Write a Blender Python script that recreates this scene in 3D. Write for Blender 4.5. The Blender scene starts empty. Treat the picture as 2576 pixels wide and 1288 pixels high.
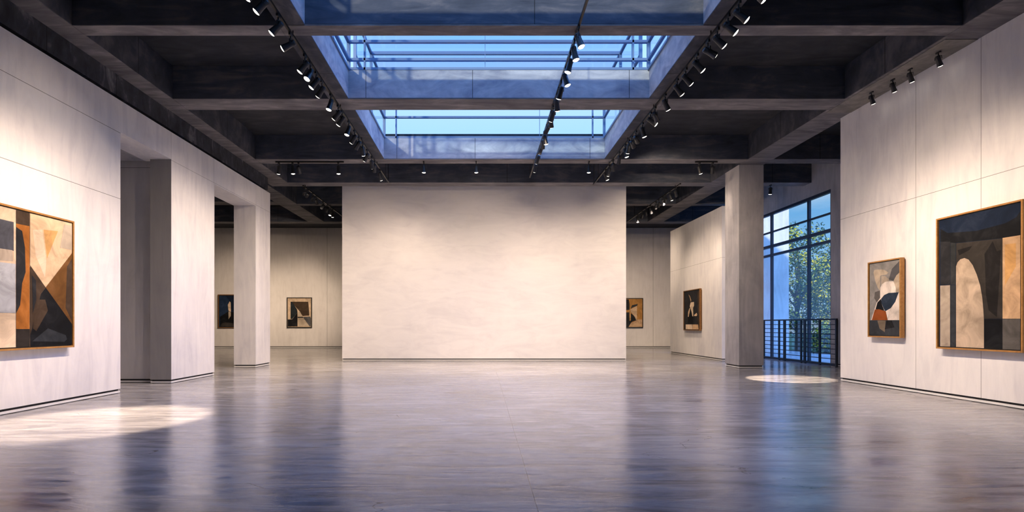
import bpy, math, random
from mathutils import Vector, Matrix
random.seed(7)
S = bpy.context.scene
C = bpy.data.collections.new('gallery'); S.collection.children.link(C)

# ---------------------------------------------------------------- camera
cam = bpy.data.objects.new('camera', bpy.data.cameras.new('camera'))
C.objects.link(cam); S.camera = cam
cam.location = (0, 0, 1.4); cam.rotation_euler = (math.radians(90), 0, 0)
cam.data.sensor_width = 36; cam.data.lens = 36*1300/2576
cam.data.shift_x = 75/2576; cam.data.shift_y = 173/2576
cam.data.clip_end = 500

# ---------------------------------------------------------------- sky, sun, exposure
S.cycles.max_bounces = 7
S.view_settings.view_transform = 'Standard'; S.view_settings.look = 'None'
S.view_settings.exposure = 0.0; S.view_settings.gamma = 1; S.view_settings.use_curve_mapping = False
W = bpy.data.worlds.new('sky'); S.world = W; W.use_nodes = True
nt = W.node_tree; nt.nodes.clear()
def N(t, kind, **kw):
    n = t.nodes.new(kind)
    for k, v in kw.items():
        if k in n.inputs: n.inputs[k].default_value = v
        else: setattr(n, k, v)
    return n
def ramp(t, pts, interp='LINEAR'):
    r = t.nodes.new('ShaderNodeValToRGB'); e = r.color_ramp.elements; r.color_ramp.interpolation = interp
    while len(e) > 1: e.remove(e[-1])
    e[0].position, e[0].color = pts[0][0], (*pts[0][1], 1)
    for p, c in pts[1:]:
        k = e.new(p); k.color = (*c, 1)
    return r
tc = nt.nodes.new('ShaderNodeTexCoord'); sp = nt.nodes.new('ShaderNodeSeparateXYZ')
nt.links.new(tc.outputs['Generated'], sp.inputs[0])
r = ramp(nt, [(0.0, (.20, .30, .45)), (0.02, (.50, .76, 1.0)), (0.18, (.24, .60, 1.08)), (0.30, (.42, .80, 1.2)), (0.42, (.62, .90, 1.4)), (0.54, (.40, 1.05, 2.7)), (1.0, (.50, 1.35, 4.0))])
nt.links.new(sp.outputs['Z'], r.inputs[0])
mp = N(nt, 'ShaderNodeMapping'); mp.inputs['Scale'].default_value = (1.2, 1.2, 6)
nz = N(nt, 'ShaderNodeTexNoise', Scale=2.2, Detail=5.0, Roughness=.55)
nt.links.new(tc.outputs['Generated'], mp.inputs[0]); nt.links.new(mp.outputs[0], nz.inputs[0])
cr = ramp(nt, [(0.5, (0, 0, 0)), (0.72, (1, 1, 1))]); nt.links.new(nz.outputs[0], cr.inputs[0])
mx = N(nt, 'ShaderNodeMixRGB'); mx.inputs[2].default_value = (.80, .95, 1.12, 1)
m2 = N(nt, 'ShaderNodeMath', operation='MULTIPLY'); m2.inputs[1].default_value = .6
nt.links.new(cr.outputs[0], m2.inputs[0]); nt.links.new(m2.outputs[0], mx.inputs[0]); nt.links.new(r.outputs[0], mx.inputs[1])
gl = ramp(nt, [(.60, (1, 1, 1)), (1.0, (1.8, 2.5, 3.6))]); nt.links.new(sp.outputs['X'], gl.inputs[0])   # brighter sky on the window side
mg_ = N(nt, 'ShaderNodeMixRGB', blend_type='MULTIPLY'); mg_.inputs[0].default_value = 1
bg = N(nt, 'ShaderNodeBackground', Strength=1.0); wo = nt.nodes.new('ShaderNodeOutputWorld')
nt.links.new(mx.outputs[0], mg_.inputs[1]); nt.links.new(gl.outputs[0], mg_.inputs[2]); nt.links.new(mg_.outputs[0], bg.inputs[0]); nt.links.new(bg.outputs[0], wo.inputs[0])

sun = bpy.data.objects.new('sun', bpy.data.lights.new('sun', 'SUN')); C.objects.link(sun)
sun.data.energy = 3.2; sun.data.color = (1, .86, .62); sun.data.angle = .02
sun.rotation_euler = Vector((-.22, -1, .17)).to_track_quat('Z', 'Y').to_euler()

# ---------------------------------------------------------------- helpers
class MB:
    def __init__(s): s.v = []; s.f = []; s.m = []; s.sm = []
    def quad(s, pts, mi=0, sm=False):
        b = len(s.v); s.v += [tuple(p) for p in pts]; s.f.append(tuple(range(b, b+len(pts)))); s.m.append(mi); s.sm.append(sm)
    def box(s, x0, x1, y0, y1, z0, z1, mi=0):
        b = len(s.v)
        s.v += [(x, y, z) for z in (z0, z1) for y in (y0, y1) for x in (x0, x1)]
        for q in ((0, 2, 3, 1), (4, 5, 7, 6), (0, 1, 5, 4), (2, 6, 7, 3), (0, 4, 6, 2), (1, 3, 7, 5)):
            s.f.append(tuple(b+i for i in q)); s.m.append(mi); s.sm.append(False)
        return s
    def lathe(s, prof, n=24, mi=0, axis='z', off=(0, 0, 0), sm=True):
        b = len(s.v)
        for r_, h in prof:
            for i in range(n):
                a = 2*math.pi*i/n; x, y = r_*math.cos(a), r_*math.sin(a)
                p = (x, y, h) if axis == 'z' else (h, x, y)
                s.v.append((p[0]+off[0], p[1]+off[1], p[2]+off[2]))
        for k in range(len(prof)-1):
            for i in range(n):
                j = (i+1) % n
                s.f.append((b+k*n+i, b+k*n+j, b+(k+1)*n+j, b+(k+1)*n+i)); s.m.append(mi); s.sm.append(sm)
        return s
    def tube(s, pts, rad, n=8, mi=0):
        b = len(s.v); P = [Vector(p) for p in pts]
        for k, p in enumerate(P):
            d = (P[min(k+1, len(P)-1)]-P[max(k-1, 0)]).normalized()
            u = d.cross(Vector((0, 1, .31))).normalized(); w = d.cross(u)
            rr = rad[k] if isinstance(rad, (list, tuple)) else rad
            for i in range(n):
                a = 2*math.pi*i/n; s.v.append(tuple(p+u*rr*math.cos(a)+w*rr*math.sin(a)))
        for k in range(len(P)-1):
            for i in range(n):
                j = (i+1) % n; s.f.append((b+k*n+i, b+k*n+j, b+(k+1)*n+j, b+(k+1)*n+i)); s.m.append(mi); s.sm.append(True)
        s.f.append(tuple(b+i for i in range(n))); s.m.append(mi); s.sm.append(False)
        s.f.append(tuple(b+(len(P)-1)*n+i for i in reversed(range(n)))); s.m.append(mi); s.sm.append(False)
        return s
    def build(s, name, mats, parent=None, bevel=0, loc=(0, 0, 0)):
        me = bpy.data.meshes.new(name); me.from_pydata(s.v, [], s.f)
        for m in (mats if isinstance(mats, (list, tuple)) else [mats]): me.materials.append(m)
        me.polygons.foreach_set('material_index', s.m); me.polygons.foreach_set('use_smooth', s.sm); me.update()
        o = bpy.data.objects.new(name, me); C.objects.link(o); o.parent = parent; o.location = loc
        if bevel:
            b = o.modifiers.new('edge', 'BEVEL'); b.width = bevel; b.segments = 2; b.limit_method = 'ANGLE'
        return o
def tag(o, label=None, cat=None, group=None, kind=None):
    for k, v in (('label', label), ('category', cat), ('group', group), ('kind', kind)):
        if v: o[k] = v
    return o
def empty(name, loc=(0, 0, 0), rz=0):
    o = bpy.data.objects.new(name, None); C.objects.link(o); o.location = loc; o.rotation_euler = (0, 0, rz); o.empty_display_size = .1
    return o
def struct(o, label=None): o['kind'] = 'structure'; return tag(o, label)

# ---------------------------------------------------------------- materials
def newmat(name):
    m = bpy.data.materials.new(name); m.use_nodes = True; t = m.node_tree
    return m, t, t.nodes['Principled BSDF']
def plain(name, col, rough=.5, metal=0, emit=None, es=0, coat=0):
    m, t, b = newmat(name)
    b.inputs['Base Color'].default_value = (*col, 1); b.inputs['Roughness'].default_value = rough; b.inputs['Metallic'].default_value = metal
    b.inputs['Coat Weight'].default_value = coat
    if emit: b.inputs['Emission Color'].default_value = (*emit, 1); b.inputs['Emission Strength'].default_value = es
    return m
def concrete(name, dark, mid, light, rough=.8, patch=.6, streak=(2.2, 2.2, .35), amount=.5, grooves=(), bump=.12, gdark=.35, spec=.3, gw=.006, contrast=(.3, .72)):
    """cast concrete or plaster: cloudy patches, stretched streaks, pits; grooves = [(axis, position)] joint lines"""
    m, t, b = newmat(name); L = t.links.new
    tc = t.nodes.new('ShaderNodeTexCoord'); co = tc.outputs['Object']
    n1 = N(t, 'ShaderNodeTexNoise', Scale=patch, Detail=6.0, Roughness=.6, Distortion=.6); L(co, n1.inputs[0])
    mp = N(t, 'ShaderNodeMapping'); mp.inputs['Scale'].default_value = streak; L(co, mp.inputs[0])
    n2 = N(t, 'ShaderNodeTexNoise', Scale=1.6, Detail=7.0, Roughness=.62, Distortion=1.4); L(mp.outputs[0], n2.inputs[0])
    mixf = N(t, 'ShaderNodeMix'); mixf.data_type = 'FLOAT'; mixf.inputs[0].default_value = amount
    L(n1.outputs[0], mixf.inputs[2]); L(n2.outputs[0], mixf.inputs[3])
    rp = ramp(t, [(contrast[0], dark), (.5*(contrast[0]+contrast[1]), mid), (contrast[1], light)]); L(mixf.outputs[0], rp.inputs[0])
    n3 = N(t, 'ShaderNodeTexNoise', Scale=45.0, Detail=3.0); L(co, n3.inputs[0])
    col = rp.outputs[0]; height = N(t, 'ShaderNodeMath', operation='ADD'); L(n2.outputs[0], height.inputs[0])
    hs = N(t, 'ShaderNodeMath', operation='MULTIPLY'); hs.inputs[1].default_value = .15; L(n3.outputs[0], hs.inputs[0]); L(hs.outputs[0], height.inputs[1])
    if grooves:
        sep = t.nodes.new('ShaderNodeSeparateXYZ'); L(co, sep.inputs[0]); acc = None
        for ax, pos in grooves:
            c = N(t, 'ShaderNodeMath', operation='COMPARE'); L(sep.outputs['XYZ'.index(ax)], c.inputs[0]); c.inputs[1].default_value = pos; c.inputs[2].default_value = gw
            if acc is None: acc = c.outputs[0]
            else:
                a = N(t, 'ShaderNodeMath', operation='MAXIMUM'); L(acc, a.inputs[0]); L(c.outputs[0], a.inputs[1]); acc = a.outputs[0]
        mg = N(t, 'ShaderNodeMixRGB', blend_type='MULTIPLY'); mg.inputs[2].default_value = (gdark, gdark, gdark, 1); L(acc, mg.inputs[0]); L(col, mg.inputs[1]); col = mg.outputs[0]
    L(col, b.inputs['Base Color']); b.inputs['Roughness'].default_value = rough; b.inputs['Specular IOR Level'].default_value = spec
    bp = N(t, 'ShaderNodeBump', Strength=bump, Distance=.03); L(height.outputs[0], bp.inputs['Height']); L(bp.outputs[0], b.inputs['Normal'])
    return m
WHT = dict(dark=(.60, .59, .63), mid=(.76, .745, .755), light=(.86, .84, .83))
M = {}
M['plaster_left'] = concrete('plaster_left', **WHT, grooves=[('Z', 3.98), ('Z', 5.33)], gdark=.3, gw=.005)
M['plaster_pier'] = concrete('plaster_pier', **WHT, grooves=[('Z', 5.33), ('Y', 12.33), ('Y', 14.3), ('Y', 16.95)], gdark=.4, gw=.004)
M['plaster_right'] = concrete('plaster_right', **WHT, grooves=[('Z', 4.02), ('Y', 10.64), ('Y', 9.25), ('Y', 7.9)], gdark=.35, gw=.005)
M['plaster_front'] = concrete('plaster_front', dark=(.66, .645, .67), mid=(.77, .755, .765), light=(.84, .82, .82), patch=.45, streak=(.5, 1, 1.6))
M['plaster_back'] = concrete('plaster_back', dark=(.60, .575, .56), mid=(.71, .685, .67), light=(.77, .745, .73), grooves=[('X', -9.45), ('X', 10.42)], gdark=.5, gw=.012)
M['plaster_side'] = concrete('plaster_side', **WHT, grooves=[('Z', 4.0)], gdark=.5)
M['grey_wall'] = concrete('grey_concrete_wall', (.42, .42, .43), (.52, .51, .52), (.60, .59, .59), grooves=[('Z', 5.2)], contrast=(.3, .7))
M['column'] = concrete('column_concrete', (.28, .28, .305), (.41, .405, .43), (.53, .515, .53), patch=.9, contrast=(.32, .68))
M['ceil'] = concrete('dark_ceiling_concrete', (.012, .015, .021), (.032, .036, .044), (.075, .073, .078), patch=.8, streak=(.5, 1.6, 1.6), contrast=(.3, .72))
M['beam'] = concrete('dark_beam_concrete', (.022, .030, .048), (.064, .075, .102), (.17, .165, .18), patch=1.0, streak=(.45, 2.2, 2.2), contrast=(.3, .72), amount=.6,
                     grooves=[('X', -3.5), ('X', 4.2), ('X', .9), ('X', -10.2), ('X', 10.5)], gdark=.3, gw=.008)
M['bounce_soff'] = concrete('beam_soffit_bounce_tone', (.075, .075, .085), (.155, .15, .16), (.29, .275, .28), patch=1.0, streak=(.45, 2.4, 2.4), contrast=(.34, .68), amount=.65)  # beam concrete in a lighter tone: floor bounce light painted into the undersides
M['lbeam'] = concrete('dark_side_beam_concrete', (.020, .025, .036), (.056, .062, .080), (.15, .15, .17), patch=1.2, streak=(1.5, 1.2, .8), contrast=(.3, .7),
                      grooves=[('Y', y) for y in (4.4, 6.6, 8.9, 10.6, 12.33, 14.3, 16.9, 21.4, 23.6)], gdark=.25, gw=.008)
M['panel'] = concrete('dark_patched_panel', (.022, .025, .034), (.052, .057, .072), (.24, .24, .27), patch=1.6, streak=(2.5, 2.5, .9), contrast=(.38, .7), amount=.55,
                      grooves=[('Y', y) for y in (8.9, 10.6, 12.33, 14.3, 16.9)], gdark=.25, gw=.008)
M['lit_soffit'] = concrete('soffit_painted_lit', (.10, .097, .09), (.20, .19, .175), (.30, .285, .26), patch=1.5)  # lighter tone imitates a well-lit underside; the light is in the colour
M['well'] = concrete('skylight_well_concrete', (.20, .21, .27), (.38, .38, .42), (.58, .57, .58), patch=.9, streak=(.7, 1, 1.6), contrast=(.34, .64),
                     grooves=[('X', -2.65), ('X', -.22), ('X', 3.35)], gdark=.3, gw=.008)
M['black'] = plain('black_powder_coat', (.012, .013, .016), .38)
M['track'] = plain('black_track_metal', (.015, .016, .02), .3, .6)
M['lens'] = plain('lit_lens', (1, 1, 1), .4, emit=(1, .90, .76), es=7)
M['steel'] = plain('dark_window_steel', (.035, .05, .085), .4, .3)
M['skyframe'] = plain('blue_grey_skylight_frame', (.14, .22, .38), .45)
M['rail'] = plain('dark_railing_steel', (.018, .02, .026), .4, .5)
M['base'] = plain('white_baseboard', (.74, .73, .73), .5)
M['gap'] = plain('dark_shadow_gap', (.02, .02, .024), .9)
def glass(name, tint, rough=0.0, ior=1.45, k=1.0):
    m = bpy.data.materials.new(name); m.use_nodes = True; t = m.node_tree; t.nodes.clear()
    o = t.nodes.new('ShaderNodeOutputMaterial'); a = N(t, 'ShaderNodeBsdfTransparent'); a.inputs[0].default_value = (*tint, 1)
    g = N(t, 'ShaderNodeBsdfGlossy', Roughness=rough); f = N(t, 'ShaderNodeFresnel', IOR=ior); mx = t.nodes.new('ShaderNodeMixShader')
    km = N(t, 'ShaderNodeMath', operation='MULTIPLY'); km.inputs[1].default_value = k
    t.links.new(f.outputs[0], km.inputs[0]); t.links.new(km.outputs[0], mx.inputs[0]); t.links.new(a.outputs[0], mx.inputs[1]); t.links.new(g.outputs[0], mx.inputs[2]); t.links.new(mx.outputs[0], o.inputs[0])
    return m
M['glass'] = glass('window_glass', (.96, .99, 1.0), k=.3)
M['skyglass'] = glass('skylight_glass', (.90, .96, 1.0), k=.35)

def floor_mat():
    m, t, b = newmat('polished_concrete_floor'); L = t.links.new
    tc = t.nodes.new('ShaderNodeTexCoord'); co = tc.outputs['Object']
    n1 = N(t, 'ShaderNodeTexNoise', Scale=.55, Detail=6.0, Roughness=.6, Distortion=.8); L(co, n1.inputs[0])
    mp = N(t, 'ShaderNodeMapping'); mp.inputs['Scale'].default_value = (.35, 1.9, 1); mp.inputs['Rotation'].default_value = (0, 0, .06); L(co, mp.inputs[0])
    n2 = N(t, 'ShaderNodeTexNoise', Scale=2.0, Detail=9.0, Roughness=.66, Distortion=1.6); L(mp.outputs[0], n2.inputs[0])
    mx = N(t, 'ShaderNodeMix'); mx.data_type = 'FLOAT'; mx.inputs[0].default_value = .6; L(n1.outputs[0], mx.inputs[2]); L(n2.outputs[0], mx.inputs[3])
    rp = ramp(t, [(.36, (.15, .15, .17)), (.5, (.37, .365, .385)), (.62, (.56, .545, .55))]); L(mx.outputs[0], rp.inputs[0])
    sep = t.nodes.new('ShaderNodeSeparateXYZ'); L(co, sep.inputs[0])
    # wandering hairline cracks and saw-cut joints
    wv = N(t, 'ShaderNodeTexVoronoi', feature='DISTANCE_TO_EDGE', Scale=.55)
    wn = N(t, 'ShaderNodeTexNoise', Scale=1.3, Detail=5.0); L(co, wn.inputs[0])
    wm = N(t, 'ShaderNodeMixRGB', blend_type='ADD'); wm.inputs[0].default_value = .55; L(mp.outputs[0], wm.inputs[1]); L(wn.outputs['Color'], wm.inputs[2]); L(wm.outputs[0], wv.inputs[0])
    lt = N(t, 'ShaderNodeMath', operation='LESS_THAN'); lt.inputs[1].default_value = .0018; L(wv.outputs['Distance'], lt.inputs[0])
    brk = N(t, 'ShaderNodeMath', operation='GREATER_THAN'); brk.inputs[1].default_value = .54; L(n1.outputs[0], brk.inputs[0])
    ck = N(t, 'ShaderNodeMath', operation='MULTIPLY'); L(lt.outputs[0], ck.inputs[0]); L(brk.outputs[0], ck.inputs[1])
    acc = ck.outputs[0]
    for ax, pos, w in [('X', .42, .0035)] + [('Y', y, .005) for y in (5.9, 8.4, 9.9, 12.2)]:
        c = N(t, 'ShaderNodeMath', operation='COMPARE'); L(sep.outputs['XYZ'.index(ax)], c.inputs[0]); c.inputs[1].default_value = pos; c.inputs[2].default_value = w
        a = N(t, 'ShaderNodeMath', operation='MAXIMUM'); L(acc, a.inputs[0]); L(c.outputs[0], a.inputs[1]); acc = a.outputs[0]
    mg = N(t, 'ShaderNodeMixRGB', blend_type='MULTIPLY'); mg.inputs[2].default_value = (.35, .35, .38, 1); L(acc, mg.inputs[0]); L(rp.outputs[0], mg.inputs[1])
    L(mg.outputs[0], b.inputs['Base Color'])
    rr = ramp(t, [(.3, (.06, .06, .06)), (.7, (.19, .19, .19))]); L(n2.outputs[0], rr.inputs[0]); L(rr.outputs[0], b.inputs['Roughness'])
    b.inputs['IOR'].default_value = 1.85; b.inputs['Specular IOR Level'].default_value = .6
    bp = N(t, 'ShaderNodeBump', Strength=.24, Distance=.02); L(n2.outputs[0], bp.inputs['Height']); L(bp.outputs[0], b.inputs['Normal'])
    return m
M['floor'] = floor_mat()

# ---------------------------------------------------------------- floor
struct(MB().box(-19.3, 12.3, -5.3, 31.8, -.3, 0).build('floor', M['floor']))

# ---------------------------------------------------------------- walls: white shell from ZB up, recessed core and baseboard below
ZB = .09
def wall(name, boxes, mat, base_boxes=None, inset=.03):
    w = MB(); bs = MB(); core = MB()
    for (x0, x1, y0, y1, z0, z1) in boxes:
        if z0 <= 0:
            w.box(x0, x1, y0, y1, ZB, z1)
            core.box(x0+inset, x1-inset, y0+inset, y1-inset, 0, ZB)
            bs.box(x0+.004, x1-.004, y0+.004, y1-.004, .012, .05)
        else: w.box(x0, x1, y0, y1, z0, z1)
    o = struct(w.build(name, mat))
    g = core.build('plinth', M['gap'], o); b = bs.build('baseboard', M['base'], o)
    return o
XL = -7.42; XR = 8.93
wall('wall_left', [(-8.13, XL, -5, 10.6, 0, 6)], M['plaster_left'])
wall('wall_left_piers', [(-8.13, XL, 10.6, 12.33, 5.35, 6), (-7.92, XL, 12.33, 14.32, 0, 5.35), (-8.13, XL, 12.33, 14.32, 5.35, 6.0),
                   (-8.13, XL, 14.32, 16.92, 5.3, 6), (-8.13, XL, 16.92, 18.08, 0, 6)], M['plaster_pier'])
# grey partition that closes the first opening
wall('wall_left_partition', [(-19, -7.93, 12.5, 14.3, 0, 7.3)], M['grey_wall'])
struct(MB().box(-10.2, -8.14, 10.6, 12.49, 5.36, 5.6).build('ceiling_alcove', M['column']))
struct(MB().box(-10.4, -10.2, -5, 12.49, 0, 7.3).build('wall_alcove', M['grey_wall']))
wall('wall_front', [(-5.42, 5.57, 20.0, 20.5, 0, 7.3)], M['plaster_front'])
wall('wall_right', [(XR, 9.4, -5, 12.88, 0, 6.55)], M['plaster_right'])
wall('wall_rear_right', [(9.25, 9.75, 19.94, 25.4, 0, 5.98)], M['plaster_side'])
wall('wall_back', [(-19, 12.3, 31.5, 31.8, 0, 7.3)], M['plaster_back'])
struct(MB().box(-19.3, -19, -5.3, 31.8, 0, 7.4).build('wall_far_left', M['plaster_back']))
struct(MB().box(-19, 12.3, -5.3, -5, 0, 7.4).build('wall_behind', M['column']))
# window wall on the right: piers, header
o = wall('wall_window_side', [(11.92, 12.3, -5, 17.67, 0, 7.36), (11.92, 12.3, 26.2, 31.5, 0, 7.36), (11.92, 12.3, 17.67, 26.2, 6.05, 7.36)], M['column'])

# concrete column
wall('wall_column', [(8.26, 9.05, 16.62, 17.57, 0, 6.55)], M['column'])

# ---------------------------------------------------------------- ceiling: slab with skylight openings, beams
ZS = 7.3; ZT = 7.36; ZF = 6.55
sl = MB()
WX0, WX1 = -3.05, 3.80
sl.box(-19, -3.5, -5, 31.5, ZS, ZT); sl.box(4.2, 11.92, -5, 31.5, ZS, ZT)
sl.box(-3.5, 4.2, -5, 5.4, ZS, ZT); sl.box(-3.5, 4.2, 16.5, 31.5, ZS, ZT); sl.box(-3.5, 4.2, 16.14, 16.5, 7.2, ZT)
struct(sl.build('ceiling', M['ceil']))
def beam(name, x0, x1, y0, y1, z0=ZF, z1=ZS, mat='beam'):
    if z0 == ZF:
        struct(MB().box(x0+.004, x1-.004, y0+.004, y1-.004, z0-.006, z0).build(name+'_soffit', M['bounce_soff']))  # added thin strip, paler to stand for light bouncing up from the floor
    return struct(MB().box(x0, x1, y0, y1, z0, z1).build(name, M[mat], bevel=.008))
# cross beams
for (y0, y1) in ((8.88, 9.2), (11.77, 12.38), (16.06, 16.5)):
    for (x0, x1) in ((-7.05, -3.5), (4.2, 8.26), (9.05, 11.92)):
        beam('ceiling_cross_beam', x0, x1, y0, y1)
    struct(MB().box(-3.5, 4.2, y0+.004, y1-.004, ZF-.006, ZF+.02).build('ceiling_cross_beam_soffit', M['bounce_soff']))  # same added strip, bounce light put into its tone
    struct(MB().box(-3.5, 4.2, y0, y1, ZF+.02, 7.36 if y0 < 9 else 7.2).build('ceiling_cross_beam', M['beam' if y0 < 9 else 'well']))  # nearest beam dark, farther ones pale: skylight falling on them put into colour
for (y0, y1) in ((1.2, 1.7), (18.7, 19.2)):
    beam('ceiling_cross_beam', -7.05, 8.26, y0, y1)
    beam('ceiling_cross_beam', 9.05, 11.92, y0, y1)
beam('ceiling_cross_beam', -7.9, 8.26, 22.0, 22.35); beam('ceiling_cross_beam', 9.05, 11.92, 22.0, 22.35)
beam('ceiling_cross_beam', -19, 11.92, 25.8, 26.3)
beam('ceiling_cross_beam', -19, -8.7, 21.6, 22.2)
# long beams
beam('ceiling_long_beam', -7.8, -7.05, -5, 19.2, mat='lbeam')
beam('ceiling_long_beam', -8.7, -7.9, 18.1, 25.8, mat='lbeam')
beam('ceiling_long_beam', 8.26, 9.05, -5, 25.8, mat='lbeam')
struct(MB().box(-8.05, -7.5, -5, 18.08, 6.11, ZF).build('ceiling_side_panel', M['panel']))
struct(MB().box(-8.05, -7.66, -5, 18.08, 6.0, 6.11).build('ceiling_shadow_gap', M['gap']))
struct(MB().box(8.33, 8.92, 9.3, 12.5, ZF-.02, ZF-.006).build('ceiling_lit_soffit_strip', M['lit_soffit']))  # added strip whose pale colour stands in for light on the beam's underside
# skylight curbs (face the opening) with dark undersides
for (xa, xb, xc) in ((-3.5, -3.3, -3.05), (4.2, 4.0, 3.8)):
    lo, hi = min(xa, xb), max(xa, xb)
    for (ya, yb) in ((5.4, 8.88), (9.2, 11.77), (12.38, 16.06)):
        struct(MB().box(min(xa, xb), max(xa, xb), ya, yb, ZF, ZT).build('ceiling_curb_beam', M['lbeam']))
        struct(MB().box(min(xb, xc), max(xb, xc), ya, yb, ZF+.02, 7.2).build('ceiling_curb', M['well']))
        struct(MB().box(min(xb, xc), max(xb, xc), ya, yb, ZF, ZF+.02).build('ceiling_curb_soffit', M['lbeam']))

# ---------------------------------------------------------------- skylight lanterns
def lantern(n, y0, y1, rails, ym):
    root = empty('window_skylight_%d' % n, (0, 0, 7.2)); struct(root)
    f = MB(); zt = 8.9; r = .035
    for x in (WX0, WX1):
        for y in (y0, y1): f.box(x-r, x+r, y-r, y+r, 7.2, zt)
        for z in rails+[7.22, zt-.04]: f.box(x-r, x+r, y0, y1, z-.025, z+.025)
        for y in ym: f.box(x-r, x+r, y-r*.7, y+r*.7, 7.2, zt)
    for y in (y0, y1):
        for z in (rails if y == y1 else [])+[7.235, zt-.04]: f.box(WX0, WX1, y-r, y+r, z-.028, z+.028)
        if y == y0: continue
        for x in (-2.68, 3.44): f.box(x-.02, x+.02, y-r, y+r, 7.2, zt)
        f.box(.06 if n == 2 else 1.78, (.06 if n == 2 else 1.78)+.012, y-r*.5, y+r*.5, 7.2, zt)
    for y in ym: f.box(WX0, WX1, y-r, y+r, zt-.08, zt)
    for v in range(len(f.v)): f.v[v] = (f.v[v][0], f.v[v][1], f.v[v][2]-7.2)
    f.build('frame', M['skyframe'], root)
    g = MB()
    g.box(WX0-.006, WX0+.006, y0, y1, 0, zt-7.2); g.box(WX1-.006, WX1+.006, y0, y1, 0, zt-7.2)
    g.quad([(WX0, y1, 0), (WX1, y1, 0), (WX1, y1, zt-7.2), (WX0, y1, zt-7.2)])
    g.quad([(WX0, y0, 0), (WX1, y0, 0), (WX1, y0, zt-7.2), (WX0, y0, zt-7.2)])
    g.quad([(WX0, y0, zt-7.2), (WX1, y0, zt-7.2), (WX1, y1, zt-7.2), (WX0, y1, zt-7.2)])
    g.build('glazing', M['skyglass'], root)
lantern(1, 5.42, 8.86, [7.45, 7.86], [7.1])
for (ya, yb) in ((5.0, 5.4),): beam('ceiling_cross_beam', -3.5, 4.2, ya, yb, z1=ZT)
lantern(2, 9.22, 11.80, [7.45, 7.86], [10.5])
lantern(3, 12.40, 16.10, [7.86], [14.2])

# ---------------------------------------------------------------- tall window on the right
win = empty('window_1', (12.0, 17.67, 0)); struct(win)
f = MB()
def wb(y0, y1, z0, z1, t=.045): f.box(-t, t, y0-17.67, y1-17.67, z0, z1)
for y in (17.70, 18.97, 21.4, 23.8, 26.17): wb(y-.045, y+.045, 0, 6.05)
for z, h in ((6.0, .05), (5.24, .03), (4.65, .055), (4.28, .045), (.04, .04)): wb(17.67, 26.2, z-h, z+h, .06 if h > .04 else .04)
f.build('window_frame', M['steel'], win)
MB().box(-.006, .006, 0.02, 8.5, .05, 6.02).build('pane', M['glass'], win)

# railing in front of the window
rl = empty('railing', (11.78, 17.16, 0)); tag(rl, 'dark steel balustrade of horizontal bars in front of the tall window', 'railing')
MB().box(-.03, .03, 0, 8.9, 1.56, 1.61).build('top_rail', M['rail'], rl)
MB().box(-.025, .025, 0, 8.9, .03, .09).build('bottom_rail', M['rail'], rl)
for k in range(8): MB().box(-.012, .012, 0, 8.9, .24+k*.165, .265+k*.165).build('bar', M['rail'], rl)
for y, w in ((17.18, .03), (18.03, .03), (18.87, .05), (19.08, .025), (20.13, .05), (20.5, .025), (21.6, .03), (22.8, .05), (24.0, .03), (26.0, .05)):
    MB().box(-.03, .03, y-17.16-w, y-17.16+w, 0, 1.57).build('post', M['rail'], rl)

# ---------------------------------------------------------------- paintings
PAL = dict(tan=(.62, .47, .33), slate=(.10, .105, .13), cream=(.74, .58, .42), stone=(.42, .35, .28), stone2=(.46, .38, .29), mist=(.42, .44, .48), umber=(.085, .055, .035), rust=(.36, .13, .025),
           char=(.032, .033, .038), char2=(.045, .05, .055), dark=(.035, .028, .024), sand=(.66, .47, .30), sand2=(.58, .38, .22), honey=(.60, .34, .13), bronze=(.22, .10, .028), bronze2=(.22, .17, .12),
           ink=(.010, .011, .014), ink2=(.020, .018, .018), slate2=(.045, .052, .062), slate3=(.13, .13, .14), slate4=(.022, .030, .036), navy=(.012, .024, .055), umber2=(.055, .048, .042), arch=(.50, .39, .29),
           ash=(.15, .14, .13), ash2=(.26, .25, .24), bone=(.76, .68, .61), indigo=(.03, .05, .085), indigo2=(.025, .05, .11), rust2=(.26, .065, .012), ochre=(.44, .22, .06))
PM = {}
def paint(k):
    if k in PM: return PM[k]
    m, t, b = newmat('paint_'+k); L = t.links.new; c = PAL[k]
    if max(c) < .25: c = tuple(x*.62 for x in c)
    else: c = tuple(x*.88 for x in c)
    tc = t.nodes.new('ShaderNodeTexCoord'); n = N(t, 'ShaderNodeTexNoise', Scale=2.6, Detail=5.0, Roughness=.6, Distortion=.9); L(tc.outputs['Object'], n.inputs[0])
    r = ramp(t, [(.3, tuple(x*.62 for x in c)), (.5, c), (.72, tuple(min(1, x*1.35+.01) for x in c))]); L(n.outputs[0], r.inputs[0]); L(r.outputs[0], b.inputs['Base Color'])
    b.inputs['Roughness'].default_value = .6; b.inputs['Specular IOR Level'].default_value = .12
    PM[k] = m; return m
M['gold'] = concrete('gilded_oak_frame', (.26, .12, .03), (.38, .19, .055), (.50, .27, .09), rough=.38, patch=6, streak=(8, 8, 8), bump=.02)
M['walnut'] = concrete('walnut_frame', (.10, .045, .015), (.17, .08, .025), (.24, .12, .04), rough=.4, patch=6, streak=(8, 8, 8), bump=.02)
M['ebony'] = plain('black_frame', (.018, .016, .015), .4)
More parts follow.
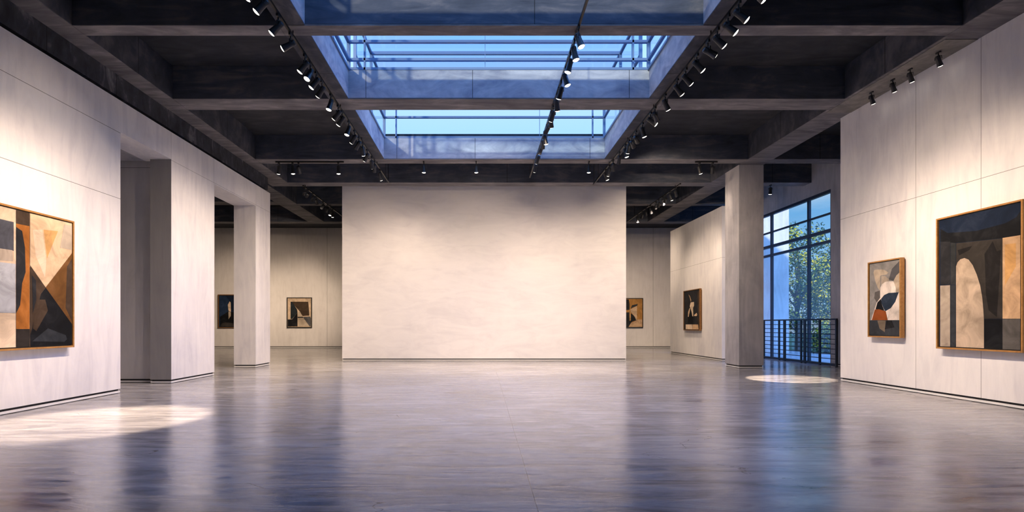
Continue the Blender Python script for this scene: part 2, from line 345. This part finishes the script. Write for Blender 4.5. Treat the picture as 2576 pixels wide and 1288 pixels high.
ART = {
    # left: u 7.294..9.295  v 0.993..3.367
    'left': [
        ('tan', [(0.000, 2.374), (0.892, 2.239), (0.892, 2.024), (0.000, 2.030)]),
        ('slate', [(0.000, 2.030), (0.856, 2.017), (0.856, 1.568), (0.000, 1.570)]),
        ('cream', [(0.856, 2.017), (0.892, 2.018), (0.892, 1.411), (0.856, 1.450)]),
        ('stone', [(0.000, 1.570), (0.833, 1.575), (0.844, 1.406), (0.000, 1.359)]),
        ('mist', [(0.000, 1.359), (0.887, 1.368), (0.887, 0.599), (0.000, 0.594)]),
        ('cream', [(0.000, 0.594), (0.887, 0.595), (0.887, 0.036), (0.000, 0.000)]),
        ('umber', [(0.894, 2.239), (1.135, 2.238), (1.135, 2.006), (0.894, 2.003)]),
        ('rust', [(0.894, 2.003), (1.135, 2.006), (1.135, 0.346), (0.894, 0.348)]),
        ('char', [(0.894, 1.949), (1.000, 1.904), (1.050, 1.650), (1.062, 1.257), (1.000, 1.076), (0.964, 0.727), (0.894, 0.595)]),
        ('dark', [(0.894, 0.348), (1.135, 0.346), (1.135, 0.036), (0.894, 0.036)]),
        ('sand', [(1.142, 2.228), (2.001, 2.236), (2.001, 1.694), (1.436, 1.047), (1.142, 1.380)]),
        ('honey', [(1.398, 1.998), (1.690, 2.028), (1.466, 1.528)]),
        ('cream', [(1.188, 1.960), (1.371, 1.994), (1.452, 1.480), (1.425, 1.202), (1.245, 1.544)]),
        ('stone2', [(1.821, 2.172), (2.001, 2.177), (2.001, 1.743), (1.733, 1.752)]),
        ('bronze', [(1.436, 1.038), (2.001, 1.689), (2.001, 0.425)]),
        ('umber', [(1.880, 1.436), (2.001, 1.596), (2.001, 0.474), (1.850, 0.713)]),
        ('umber', [(1.142, 1.371), (1.436, 1.038), (1.344, 0.934), (1.142, 0.158)]),
        ('ink', [(1.436, 1.038), (2.001, 0.425), (2.001, 0.035), (1.142, 0.042), (1.142, 0.246), (1.344, 0.932)]),
        ('umber', [(1.266, 0.828), (1.425, 0.836), (1.479, 0.654), (1.253, 0.311), (1.188, 0.357)]),
        ('slate2', [(1.175, 0.146), (1.479, 0.355), (1.850, 0.233), (1.880, 0.160), (1.821, 0.118)]),
        ('char', [(1.168, 1.223), (1.245, 1.141), (1.253, 0.828), (1.188, 0.602)]),
    ],
    # right: u -10.016..-8.503  v 0.963..3.425
    'right': [
        ('navy', [(0.000, 2.449), (1.513, 2.462), (1.513, 1.904), (1.196, 1.907), (0.332, 1.960), (0.009, 2.037)]),
        ('ink', [(0.009, 2.282), (0.161, 2.176), (0.733, 2.112), (1.242, 2.147), (1.422, 2.213), (1.513, 2.306), (1.513, 1.904), (1.196, 1.907), (0.332, 1.960), (0.009, 2.037)]),
        ('char', [(0.009, 2.032), (0.219, 2.003), (0.219, 1.192), (0.009, 1.209)]),
        ('char2', [(0.227, 1.984), (0.332, 1.955), (0.332, 1.184), (0.227, 1.192)]),
        ('umber2', [(0.343, 1.951), (1.196, 1.901), (1.196, 0.540), (0.343, 0.545)]),
        ('ink2', [(0.897, 1.363), (0.884, 1.676), (1.031, 1.881), (1.103, 1.694), (1.173, 1.707), (1.138, 1.105), (1.103, 0.569), (0.958, 0.690), (0.909, 0.979)]),
        ('ink2', [(0.373, 1.822), (0.656, 1.855), (0.603, 1.789), (0.401, 1.717)]),
        ('stone', [(0.009, 1.190), (0.219, 1.182), (0.219, 0.016), (0.009, 0.020)]),
        ('slate2', [(0.227, 1.181), (0.332, 1.174), (0.332, 0.013), (0.227, 0.016)]),
        ('arch', [(0.343, 1.521), (0.373, 1.594), (0.428, 1.642), (0.510, 1.657), (0.590, 1.617), (0.669, 1.509), (0.746, 1.330), (0.809, 1.130), (0.847, 0.910), (0.867, 0.693), (0.877, 0.536), (0.877, 0.008), (0.343, 0.008)]),
        ('ink', [(0.884, 0.534), (1.196, 0.531), (1.196, 0.007), (0.884, 0.006)]),
        ('sand2', [(1.203, 1.906), (1.513, 1.904), (1.513, 0.536), (1.203, 0.540)]),
        ('honey', [(1.242, 1.789), (1.422, 1.784), (1.422, 1.400), (1.242, 1.097)]),
        ('ash', [(1.203, 0.531), (1.513, 0.532), (1.513, 0.000), (1.203, 0.002)]),
    ],
    # small: u -11.812..-10.966  v 1.156..2.786
    'small': [
        ('ash2', [(0.000, 1.630), (0.846, 1.620), (0.846, 0.343), (0.000, 0.351)]),
        ('slate3', [(0.550, 1.234), (0.632, 1.451), (0.846, 1.601), (0.846, 1.350), (0.752, 1.296), (0.672, 1.191)]),
        ('stone2', [(0.112, 1.424), (0.134, 1.480), (0.211, 1.485), (0.404, 1.463), (0.540, 1.389), (0.488, 1.345), (0.341, 1.343), (0.309, 1.330), (0.309, 1.239), (0.298, 1.009), (0.233, 1.079), (0.156, 1.252)]),
        ('ash', [(0.156, 0.985), (0.298, 1.009), (0.309, 0.843), (0.211, 0.748), (0.134, 0.852)]),
        ('stone', [(0.341, 1.327), (0.446, 1.317), (0.550, 1.242), (0.560, 1.198), (0.425, 1.180), (0.341, 1.121)]),
        ('stone2', [(0.682, 1.187), (0.752, 1.296), (0.831, 1.351), (0.846, 0.941), (0.752, 0.947), (0.732, 1.075)]),
        ('bone', [(0.045, 0.359), (0.123, 0.551), (0.211, 0.748), (0.309, 0.843), (0.315, 1.073), (0.362, 1.144), (0.446, 1.186), (0.550, 1.194), (0.672, 1.188), (0.712, 1.124), (0.742, 1.027), (0.752, 0.942), (0.550, 0.830), (0.341, 0.578), (0.123, 0.358)]),
        ('bone', [(0.846, 0.931), (0.846, 0.351), (0.525, 0.354), (0.471, 0.550), (0.611, 0.731), (0.811, 0.934)]),
        ('indigo', [(0.341, 0.825), (0.425, 0.902), (0.550, 0.940), (0.821, 0.936), (0.732, 0.741), (0.611, 0.610), (0.467, 0.548), (0.404, 0.625), (0.341, 0.743)]),
        ('ink', [(0.178, 0.599), (0.233, 0.747), (0.334, 0.825), (0.351, 0.726), (0.425, 0.556)]),
        ('rust2', [(0.068, 0.355), (0.156, 0.592), (0.276, 0.596), (0.471, 0.545), (0.523, 0.351)]),
        ('slate2', [(0.000, 0.351), (0.846, 0.343), (0.846, 0.000), (0.000, 0.012)]),
        ('bronze2', [(0.233, 0.344), (0.471, 0.342), (0.446, 0.086), (0.298, 0.167)]),
        ('ink', [(0.492, 0.342), (0.642, 0.340), (0.712, 0.193), (0.446, 0.151)]),
    ],
    # rear_right: u -23.211..-21.791  v 1.171..2.906
    'rear_right': [
        ('char', [(0.000, 1.735), (1.420, 1.695), (1.420, 0.014), (0.000, 0.000)]),
        ('umber', [(1.270, 1.596), (1.420, 1.690), (1.420, 0.566), (1.320, 0.651)]),
        ('sand2', [(0.320, 1.567), (0.466, 1.494), (0.610, 1.313), (0.573, 1.217), (0.466, 1.407)]),
        ('ink', [(0.249, 0.573), (0.493, 0.971), (0.706, 0.771), (0.837, 0.575), (0.837, 0.265), (0.249, 0.266)]),
        ('cream', [(0.547, 1.208), (0.914, 1.213), (0.914, 1.064), (0.810, 0.961), (0.837, 0.596), (0.732, 0.598), (0.653, 0.793), (0.466, 1.037)]),
        ('sand', [(0.412, 0.952), (0.493, 0.971), (0.439, 0.777), (0.342, 0.583), (0.249, 0.584), (0.276, 0.781)]),
        ('sand', [(0.914, 0.606), (0.966, 0.669), (1.195, 0.738), (1.260, 0.652), (1.195, 0.601)]),
        ('umber', [(1.245, 0.611), (1.395, 0.441), (1.420, 0.014), (1.345, 0.254)]),
        ('cream', [(0.000, 0.244), (0.732, 0.244), (0.732, 0.007), (0.000, 0.000)]),
        ('sand2', [(0.758, 0.244), (1.345, 0.243), (1.395, 0.014), (0.758, 0.008)]),
    ],
    # far_right: u 8.201..9.717  v 1.271..2.966
    'far_right': [
        ('ochre', [(0.000, 1.695), (1.516, 1.695), (1.516, 0.000), (0.000, 0.000)]),
        ('char', [(0.000, 1.695), (0.705, 1.665), (0.750, 1.395), (0.750, 1.035), (0.000, 0.990)]),
        ('char', [(0.000, 0.885), (0.750, 0.885), (0.961, 0.735), (1.111, 0.555), (1.171, 0.405), (0.900, 0.315), (0.690, 0.000), (0.000, 0.000)]),
        ('slate2', [(0.825, 1.125), (0.900, 1.320), (1.246, 1.395), (1.216, 1.290)]),
        ('sand', [(0.810, 1.065), (1.201, 1.275), (1.201, 0.435), (1.141, 0.420), (1.066, 0.615), (0.825, 0.915)]),
        ('honey', [(0.744, 1.035), (0.825, 1.035), (0.834, 0.405), (0.780, 0.360), (0.744, 0.405)]),
        ('sand2', [(0.690, 0.000), (0.840, 0.255), (1.081, 0.345), (1.216, 0.450), (1.516, 0.450), (1.516, 0.000)]),
    ],
    # far_left: u -11.811..-10.393  v 1.288..3.008
    'far_left': [
        ('tan', [(0.000, 1.720), (1.418, 1.720), (1.418, 0.000), (0.000, 0.000)]),
        ('umber', [(0.197, 1.515), (1.247, 1.510), (1.313, 0.670), (0.906, 0.643), (0.670, 0.985)]),
        ('ink', [(0.000, 0.433), (0.276, 0.446), (0.591, 0.880), (0.596, 0.008), (0.000, 0.008)]),
        ('slate4', [(0.171, 1.515), (0.276, 1.497), (0.565, 1.037), (0.591, 0.880), (0.276, 0.460), (0.171, 0.460)]),
        ('stone2', [(0.617, 0.880), (0.722, 0.958), (0.906, 0.604), (0.617, 0.596)]),
        ('ink', [(0.604, 0.591), (0.919, 0.596), (0.959, 0.533), (0.604, 0.525)]),
        ('stone2', [(0.617, 0.517), (0.945, 0.517), (1.313, 0.026), (0.630, 0.026)]),
        ('slate3', [(0.945, 0.596), (1.352, 0.617), (1.418, 0.512), (1.418, 0.008), (1.326, 0.013), (0.959, 0.517)]),
    ],
    # far_left_blue: u -15.946..-14.344  v 1.275..3.178
    'far_left_blue': [
        ('indigo2', [(0.000, 1.903), (1.602, 1.903), (1.602, 0.000), (0.000, 0.000)]),
        ('navy', [(0.315, 1.903), (0.578, 1.628), (0.525, 0.945), (1.602, 0.945), (1.602, 1.903)]),
        ('ink', [(0.013, 0.604), (0.499, 0.919), (0.814, 0.893), (1.602, 0.998), (1.602, 0.000), (0.013, 0.000)]),
        ('cream', [(0.494, 1.339), (0.604, 1.549), (0.670, 1.470), (0.683, 0.893), (0.525, 0.998)]),
        ('stone2', [(0.531, 0.958), (0.683, 0.880), (0.670, 0.656), (0.538, 0.459)]),
        ('umber2', [(0.027, 0.013), (0.132, 0.210), (0.342, 0.276), (0.814, 0.223), (1.024, 0.013)]),
    ],
}

def painting(key, wall_axis, wall_pos, u0, u1, v0, v1, cu, cv, label, rim=.03, depth=.09, mat='gold', group=None):
    """framed canvas: u,v = extent on the wall in metres, (cu, cv) = wall position of the canvas pattern's corner"""
    if wall_axis == 'L': root = empty('framed_painting', (wall_pos, u0, v0), math.pi/2)
    elif wall_axis == 'R': root = empty('framed_painting', (wall_pos, -u0, v0), -math.pi/2)
    else: root = empty('framed_painting', (u0, wall_pos, v0), 0)
    tag(root, label, 'painting', group)
    w, h = u1-u0, v1-v0
    f = MB()
    so = .035
    MB().box(.05, w-.05, -so, 0, .06, h-.06).build('wall_cleat', M['ebony'], root)
    for b in ((0, rim, 0, h), (w-rim, w, 0, h), (rim, w-rim, 0, rim), (rim, w-rim, h-rim, h)): f.box(b[0], b[1], -depth-so, -so, b[2], b[3])
    f.build('frame', M[mat], root, bevel=.004)
    g = MB().box(rim, w-rim, -so-depth*.55, -so-.004, rim, h-rim); g.build('backing', M['ebony'], root)
    gp = rim+.018
    c = MB(); mats = [paint(ART[key][0][0])]; idx = {ART[key][0][0]: 0}
    yb = -so-depth*.8
    c.box(gp, w-gp, yb, -so-depth*.55-.001, gp, h-gp, 0)
    for i, (k, poly) in enumerate(ART[key]):
        if k not in idx: idx[k] = len(mats); mats.append(paint(k))
        y = yb-.0006*(i+1)
        pts = [(min(max(a+cu-u0, gp), w-gp), y, min(max(b+cv-v0, gp), h-gp)) for a, b in poly]
        n = len(pts); area = sum(pts[j][0]*pts[(j+1) % n][2]-pts[(j+1) % n][0]*pts[j][2] for j in range(n))
        if area < 0: pts.reverse()
        c.quad(pts, idx[k])
    c.build('canvas', mats, root)
    return root
painting('left', 'L', XL, 6.95, 9.25, 1.0, 3.25, 7.21, .985, 'large gold framed painting of brown and cream triangles on the left wall')
painting('right', 'R', XR, -10.02, -8.41, .94, 3.45, -9.95, .963, 'large gold framed painting with a pale arch on black, right wall', depth=.10)
painting('small', 'R', XR, -11.81, -10.88, 1.12, 2.82, -11.762, 1.15, 'tall gold framed painting of a navy leaf over rust on the right wall', rim=.028)
painting('rear_right', 'R', 9.25, -23.45, -21.7, 1.15, 2.93, -23.211, 1.171, 'painting of a cream figure on black, on the wall behind the concrete column', mat='walnut', rim=.035)
painting('far_right', 'B', 31.5, 8.15, 9.78, 1.22, 3.02, 8.201, 1.271, 'ochre and cream abstract painting partly hidden by the central white wall', mat='ebony', rim=.03)
painting('far_left', 'B', 31.5, -11.87, -10.35, 1.22, 3.06, -11.811, 1.288, 'brown and grey abstract painting with a black frame, on the back wall', mat='ebony', rim=.035)
painting('far_left_blue', 'B', 31.5, -16.05, -14.25, 1.2, 3.24, -15.946, 1.275, 'navy blue painting with a pale feather shape, seen through the wall opening', mat='walnut', rim=.05)

# ---------------------------------------------------------------- track lighting
def track(x0, x1, y0, y1, z, label, name='lighting_track'):
    root = empty(name, ((x0+x1)/2, y0, z)); tag(root, label, 'lighting track', 'black lighting tracks under the ceiling beams')
    cx = (x0+x1)/2; w = .02
    m = MB()
    if y1-y0 > x1-x0:
        m.box(-w, w, 0, y1-y0, -.02, .02); r2 = MB()
        r2.box(-.006, .006, 0, y1-y0, -.0215, -.0202)
        L = y1-y0; s = MB()
        for k in range(int(L/2.0)+1):
            y = .15+k*(L-.3)/max(1, int(L/2.0)); s.box(-.006, .006, y-.006, y+.006, .02, .02)
    else:
        m.box(x0-cx, x1-cx, -w, w, -.02, .02); r2 = MB(); r2.box(x0-cx, x1-cx, -.006, .006, -.0215, -.0202)
    m.build('rail', M['track'], root); r2.build('conductor_strip', M['ebony'], root)
    return root
def hangers(root, pts, z, ztop):
    for (x, y) in pts:
        MB().box(-.008, .008, -.008, .008, .02, ztop-z).build('hanger', M['track'], root, loc=(x-root.location.x, y-root.location.y, 0))
ZR = 6.45
t1 = track(-3.33, -3.29, 5.3, 18.3, ZR, 'long black lighting track beside the skylight, on the side of the brown triangle painting')
t2 = track(1.61, 1.65, 5.3, 17.7, ZR, 'long black lighting track crossing under the middle of the skylight')
t3 = track(3.98, 4.02, 5.3, 18.6, ZR, 'long black lighting track beside the skylight, on the side of the tall window')
t4 = track(-6.52, -6.48, 18.75, 24.3, ZR, 'short black lighting track beyond the wall openings, beside the central white wall')
t5 = track(7.08, 7.12, 18.5, 25.3, ZR, 'short black lighting track between the central white wall and the column')
t6 = track(-6.5, -4.35, 16.26, 16.30, 6.52, 'black lighting track across the far beam, above the last wall opening')
t7 = track(6.7, 7.4, 16.26, 16.30, 6.52, 'short black lighting track across the far beam beside the concrete column')
for t, x in ((t1, -3.31), (t2, 1.63), (t3, 4.0)): hangers(t, [(x, y) for y in (9.04, 12.07, 16.28)], ZR, ZF)
hangers(t1, [(-3.31, 6.5), (-3.31, 14.2)], ZR, ZF); hangers(t3, [(4.0, 6.5), (4.0, 14.2)], ZR, ZF)
hangers(t1, [(-3.31, 18.2)], ZR, ZS); hangers(t2, [(1.63, 17.6)], ZR, ZS); hangers(t3, [(4.0, 18.5)], ZR, ZS)
for t, x in ((t4, -6.5), (t5, 7.1)): hangers(t, [(x, y) for y in (19.0, 22.15)], ZR, ZF); hangers(t, [(x, 24.1)], ZR, ZS)

# one head: adapter, stem, yoke, housing (> lens, heat sink); local origin at the track, housing points along -Z
def make_head():
    root = empty('track_spotlight')
    MB().box(-.018, .018, -.06, .06, -.045, -.0005).build('adapter', M['black'], root, bevel=.003)
    MB().lathe([(.001, -.045), (.012, -.045), (.012, -.13), (.001, -.13)], 12).build('stem', M['black'], root)
    y = MB(); y.box(-.010, .010, -.071, -.063, -.19, -.118); y.box(-.010, .010, .063, .071, -.19, -.118); y.box(-.010, .010, -.071, .071, -.130, -.118)
    y.build('yoke', M['black'], root, bevel=.002)
    h = MB().lathe([(.001, .085), (.040, .085), (.046, .078), (.050, .0), (.052, -.06), (.062, -.15), (.064, -.16), (.060, -.16), (.056, -.145)], 28).build('housing', M['black'], root, loc=(0, 0, -.185))
    MB().lathe([(.001, -.176), (.020, -.175), (.040, -.170), (.052, -.163), (.0585, -.156)], 28).build('lens', M['lens'], h)
    s = MB()
    for k in range(4): s.lathe([(.047, .068-k*.014), (.053, .066-k*.014), (.053, .061-k*.014), (.047, .059-k*.014)], 28)
    s.build('heat_sink', M['black'], h)
    return root
def children(o): return [c for c in C.objects if c.parent == o]
def copy_tree(o, parent=None):
    c = o.copy(); C.objects.link(c); c.parent = parent
    for ch in children(o):
        if ch.type != 'LIGHT': copy_tree(ch, c)
    return c
WARM = (1.0, .755, .545)
proto = make_head(); used = [False]
def head(x, y, z, aim, power, label, group, size=70, blend=1.0, col=WARM):
    if used[0]: h = copy_tree(proto)
    else: h = proto; used[0] = True
    h.location = (x, y, z-.02)
    tag(h, label, 'spotlight', group)
    hs = [c for c in children(h) if c.name.startswith('housing')][0]
    p = Vector((x, y, z-.205)); d = Vector(aim)-p
    # the yoke turns with the head about the vertical, the housing tilts in it
    az = math.atan2(d.y, d.x); q = d.to_track_quat('-Z', 'Y')
    for c in children(h):
        if c.name.startswith(('yoke', 'stem')): c.rotation_euler = (0, 0, az)
    hs.rotation_euler = q.to_euler()
    if power > 0:
        l = bpy.data.lights.new('spot_beam', 'SPOT'); l.energy = power; l.color = col; l.spot_size = math.radians(size); l.spot_blend = blend; l.shadow_soft_size = .03
        lo = bpy.data.objects.new('spot_beam', l); C.objects.link(lo); lo.parent = hs; lo.location = (0, 0, -.225)
    return h
ORD = ['first', 'second', 'third', 'fourth', 'fifth', 'sixth', 'seventh', 'eighth', 'ninth', 'tenth', 'eleventh', 'twelfth', 'thirteenth', 'fourteenth', 'fifteenth', 'sixteenth', 'seventeenth',
       'eighteenth', 'nineteenth', 'twentieth', 'twenty-first']
def row(x, ys, z, aims, where, group):
    for i, (y, a) in enumerate(zip(ys, aims)):
        tgt, pw = a[0], a[1]; kw = a[2] if len(a) > 2 else {}
        head(x, y, z, tgt, pw, 'black spotlight, %s from the camera on the %s' % (ORD[i], where), group, **kw)
P0 = 420
L_ = lambda y, z, p=1.0, s=82, **k: ((XL, y, z-.6), P0*.6*p, dict(size=s, **k))
R_ = lambda y, z, p=1.0, s=82, **k: ((XR, y, z-.6), P0*.6*p, dict(size=s, **k))
F_ = lambda x, z, p=1.0, s=116, **k: ((x, 20.0, z-.4), P0*.8*p, dict(size=s, **k))
G_ = lambda x, y, p=1.0, s=100, **k: ((x, y, 0), P0*p, dict(size=s, **k))
row(-3.31, [7.5, 7.82, 8.39, 8.93, 9.65, 9.95, 10.3, 10.67, 11.3, 11.87, 12.2, 12.8, 13.4, 13.85, 14.3, 14.86, 15.5, 15.9, 16.76], ZR,
    [L_(6.4, 1.6, 1.2), L_(7.4, 2.4, 2.2, 66), L_(8.3, 2.6, 3.2, 66), L_(8.6, 4.5, .9, 58), L_(9.6, 1.6, 1.8), ((-5.55, 7.6, 0), P0*14, dict(size=25, blend=.4)), L_(9.8, 1.4, .6), L_(12.6, 2.0, 1.5), G_(-5, 10.5, .5), L_(13.2, 2.8, 1.8), L_(13.4, 1.6, 2.0), G_(-5, 12, .5), L_(15.5, 2.0), L_(17.2, 2.4, 2.0), G_(-3, 17.5, 1.0, 80),
     L_(17.6, 1.4, 1.8), F_(-4.0, .6, .9), F_(-4.6, 2.2, .5), F_(-2.4, 1.0, .8)], 'track nearest the triangle painting', 'spotlights on the skylight edge track on the painting side')
row(1.63, [8.75, 9.16, 9.6, 10.14, 10.7, 11.3, 11.9, 12.25, 12.7, 13.4, 13.75, 14.2, 15.04, 15.85], ZR,
    [G_(3.6, 8.0, .5), G_(3.0, 9.0, .5), G_(0, 10, .5), G_(3.6, 10, .5), G_(0, 14, .6), G_(2.6, 14, .6), G_(-.5, 16.5, 1.0, 80), G_(2.5, 17, 1.0, 80), F_(-2.4, 1.2, .7), G_(3, 15, .6), F_(1.0, .2, .6), F_(-1.4, .4, .8), F_(-.6, .4, .9), F_(.8, .4, .6)],
    'track across the skylight middle', 'spotlights on the middle track')
row(4.0, [7.56, 8.06, 8.41, 8.79, 9.16, 9.63, 10.16, 10.6, 11.3, 11.96, 12.27, 12.9, 13.45, 13.8, 14.1, 14.45, 15.07, 15.77, 16.27, 16.75], ZR,
    [R_(6.6, 2.2, .6), R_(7.2, 2.4, .5), R_(7.6, 2.4, .7), R_(9.0, 2.6, 4.2, 64), R_(10.0, 4.7, 1.2, 50), R_(9.6, 2.0, .4), R_(10.9, 2.4, 3.4, 60), R_(11.6, 1.6, .5), ((7.9, 13.35, 0), P0*22, dict(size=15.5, blend=.25)), ((8.26, 17.0, 2), P0*.4),
     R_(11.8, 3.0, .9), G_(6.5, 14, .5), ((9.25, 21.2, 3.2), P0*1.1), ((9.25, 22.6, 2.6), P0*2), G_(3.5, 17.5, 1.0, 80), G_(6, 15, .5), F_(4.2, .8, .9), F_(4.9, 2.2, .5), F_(3.2, .8, .9), G_(7, 18, .4)],
    'skylight track nearer the window', 'spotlights on the skylight edge track on the window side')
B_ = lambda x, z, p=1.0, s=60, **k: ((x, 31.5, z), P0*4.0*p, dict(size=s, **k))
row(-6.5, [18.9, 19.25, 19.8, 20.25, 21.1, 21.7, 22.2, 22.5], ZR, [B_(-11.1, 2.4, 2.0, 30), B_(-15.2, 2.6, 2.0, 30), B_(-11.5, 1.2, .4), B_(-8.2, 1.2, .5), B_(-15.5, 1.2, .5), B_(-13.2, 1.4, .5), G_(-8, 21, .4), G_(-7.5, 24, .4)],
    'far track beyond the wall openings', 'spotlights on the far track on the painting side')
row(7.1, [18.97, 19.5, 20.0, 20.3, 20.75, 21.1, 21.8, 22.4, 22.9, 23.6], ZR, [((9.25, 21.8, 3.0), P0*.8), ((9.25, 20.4, 1.8), P0*.5), B_(9.0, 2.4, 1.5, 30), ((9.25, 23.6, 2.0), P0*.6), B_(8.0, 1.4, .4), B_(9.6, 2.4, .4), ((9.25, 24.0, 1.6), P0*.4), B_(10.5, 1.4, .2), B_(7, 1.8, .4), G_(7.4, 24, .4)],
    'far track before the rear right painting', 'spotlights on the far track on the window side')
BM = 'black spotlight under the far cross beam, '
for x, lab, aim, p in ((-6.4, 'first from the wall with openings', (-7.42, 17.6, 2), 0), (-5.97, 'second from the wall with openings', (-5.6, 16.6, 0), P0*.5), (-5.78, 'third from the wall with openings', (-6.6, 24, 0), P0*.5), (-4.53, 'fourth from the wall with openings', (-4.4, 16.6, 0), P0*.4)):
    head(x, 16.28, 6.52, aim, p, BM+lab, 'spotlights on the cross beam tracks')
for x, lab, aim, p in ((6.84, 'on the short track, farther from the column', (8.26, 17.1, 2.5), P0*.2), (7.26, 'on the short track, nearer the column', (9.25, 21.5, 2.4), P0*.5)):
    head(x, 16.28, 6.52, aim, p, BM+lab, 'spotlights on the cross beam tracks')
for x, lab, aim in ((-1.84, 'alone above the central wall, nearer the wall openings', (-1.8, 16.9, 0)), (-.19, 'alone above the middle of the central wall', (0, 16.9, 0)), (3.36, 'alone beside the end of the window side track', (3.4, 16.9, 0))):
    head(x, 16.28, 6.56, aim, P0*.8, BM+lab, 'single spotlights on the far cross beam')
# small heads tucked under the side beam over the right wall
for i, y in enumerate((11.39, 10.8, 10.36, 9.72)):
    head(8.58, y, 6.56, (8.93, y+.15, 5.7), 0, 'black spotlight above the arch painting wall, %s from the wall end' % ORD[i], 'spotlights under the side beam').scale = (.8, .8, .8)
head(10.6, 19.0, 6.57, (10.9, 20.5, 0), P0*.15, 'lone black spotlight on the beam in front of the tall window', None)

# ---------------------------------------------------------------- outside
def outmat(name, c, rough=.8, sc=3):
    return concrete(name, tuple(x*.7 for x in c), c, tuple(min(1, x*1.2) for x in c), rough=rough, patch=sc)
M['paving'] = outmat('pale_terrace_paving', (.45, .45, .46)); M['lawn'] = outmat('lawn', (.05, .10, .03)); M['outwall'] = outmat('white_outer_render', (.88, .88, .9), sc=.4)
struct(MB().box(12.3, 17.5, 8, 36, -.3, -.05).build('ground_terrace', M['paving']))
struct(MB().box(17.5, 70, -10, 90, -.4, -.12).build('ground_lawn', M['lawn']))
wing = struct(MB().box(14.0, 14.62, 26.0, 26.6, -.05, 8.5).box(14.70, 15.55, 26.2, 27.6, -.05, 8.5).build('wall_outside_fins', M['outwall']))
M['bark'] = outmat('bark', (.10, .075, .055), sc=6)
def leafmat(name, c):
    m, t, b = newmat(name); L = t.links.new
    b.inputs['Base Color'].default_value = (*c, 1); b.inputs['Roughness'].default_value = .5
    b.inputs['Specular IOR Level'].default_value = .12
    return m
LM = [leafmat('leaf_deep', (.02, .06, .035)), leafmat('leaf_green', (.06, .13, .045)), leafmat('leaf_sunlit', (.92, .82, .05)), leafmat('leaf_olive', (.16, .20, .04))]  # the gold leaf colour stands for sun on the leaves
def tree(x, y, h, rx, rz0, label, n=5200, leaf=.16, seed=1, name='broadleaf_tree'):
    rnd = random.Random(seed); root = empty(name, (x, y, -.12)); tag(root, label, 'tree', 'trees outside the tall window')
    t = MB(); top = h*.8
    pts = [(0, 0, 0), (.06, .02, h*.2), (-.05, .05, h*.4), (.08, 0, h*.6), (.02, .04, top)]
    t.tube(pts, [.17, .14, .11, .08, .03])
    cz = (rz0+h)/2; rz = (h-rz0)/2; cl = []
    for k in range(90):
        while True:
            p = Vector((rnd.uniform(-1, 1), rnd.uniform(-1, 1), rnd.uniform(-1, 1)))
            if .45 < p.length < 1: break
        cl.append(Vector((p.x*rx, p.y*rx, cz+p.z*rz)))
    for p in cl[:22]:
        b = Vector((0, 0, min(max(p.z*.55, .3), top))); mid = b.lerp(p, .5)+Vector((0, 0, .15)); t.tube([b, mid, p], [.05, .03, .008], 5)
    t.build('trunk', M['bark'], root)
    L = MB()
    per = n//len(cl)
    for p in cl:
        r = rnd.uniform(.55, .95)*rx*.36; gold = rnd.random()  # gold: random draw deciding which clusters get the painted sunlight
        for j in range(per):
            d = Vector((rnd.gauss(0, 1), rnd.gauss(0, 1), rnd.gauss(0, 1))).normalized()*r*rnd.uniform(.5, 1.05)
            q = p+d; s = leaf*rnd.uniform(.6, 1.3)
            a = Vector((rnd.gauss(0, 1), rnd.gauss(0, 1), rnd.gauss(0, .6))).normalized(); c = a.cross(Vector((rnd.gauss(0, 1), rnd.gauss(0, 1), rnd.gauss(0, 1)))).normalized()
            mi = 0 if rnd.random() < .55 else 1
            if d.z > -.2*r and gold > .25 and rnd.random() < .5: mi = 2  # gold goes to the upper side of clusters, as painted sunlight
            elif rnd.random() < .12: mi = 3
            L.quad([q-a*s*.5, q-a*s*.1+c*s*.28, q+a*s*.5, q-a*s*.1-c*s*.28], mi)
    o = L.build('foliage', LM, root); o['kind'] = 'stuff'
    return root
tree(18.3, 30.0, 7.4, 2.3, .9, 'leafy green tree with leaves coloured gold as if sunlit, just outside the tall window', 9000, seed=2)
tree(23.0, 33.6, 6.3, 2.2, .6, 'shorter tree with leaves coloured gold as if sunlit, outside the window, beside the tall one', 8000, seed=5)
tree(28.0, 38.5, 6.4, 2.6, .5, 'bushy green tree farther out beyond the lawn', 6000, seed=9)
for i, (x, y, h, lab) in enumerate(((17.55, 26.3, 1.5, 'low dark green bush behind the railing, below the tall tree'), (20.6, 27.0, 1.6, 'low dark green bush behind the railing, below the shorter tree'), (21.6, 29.9, 2.0, 'low dark green bush between the two trees'))):
    tree(x, y, h, 1.1, .05, lab, 3200, leaf=.12, seed=20+i, name='shrub')
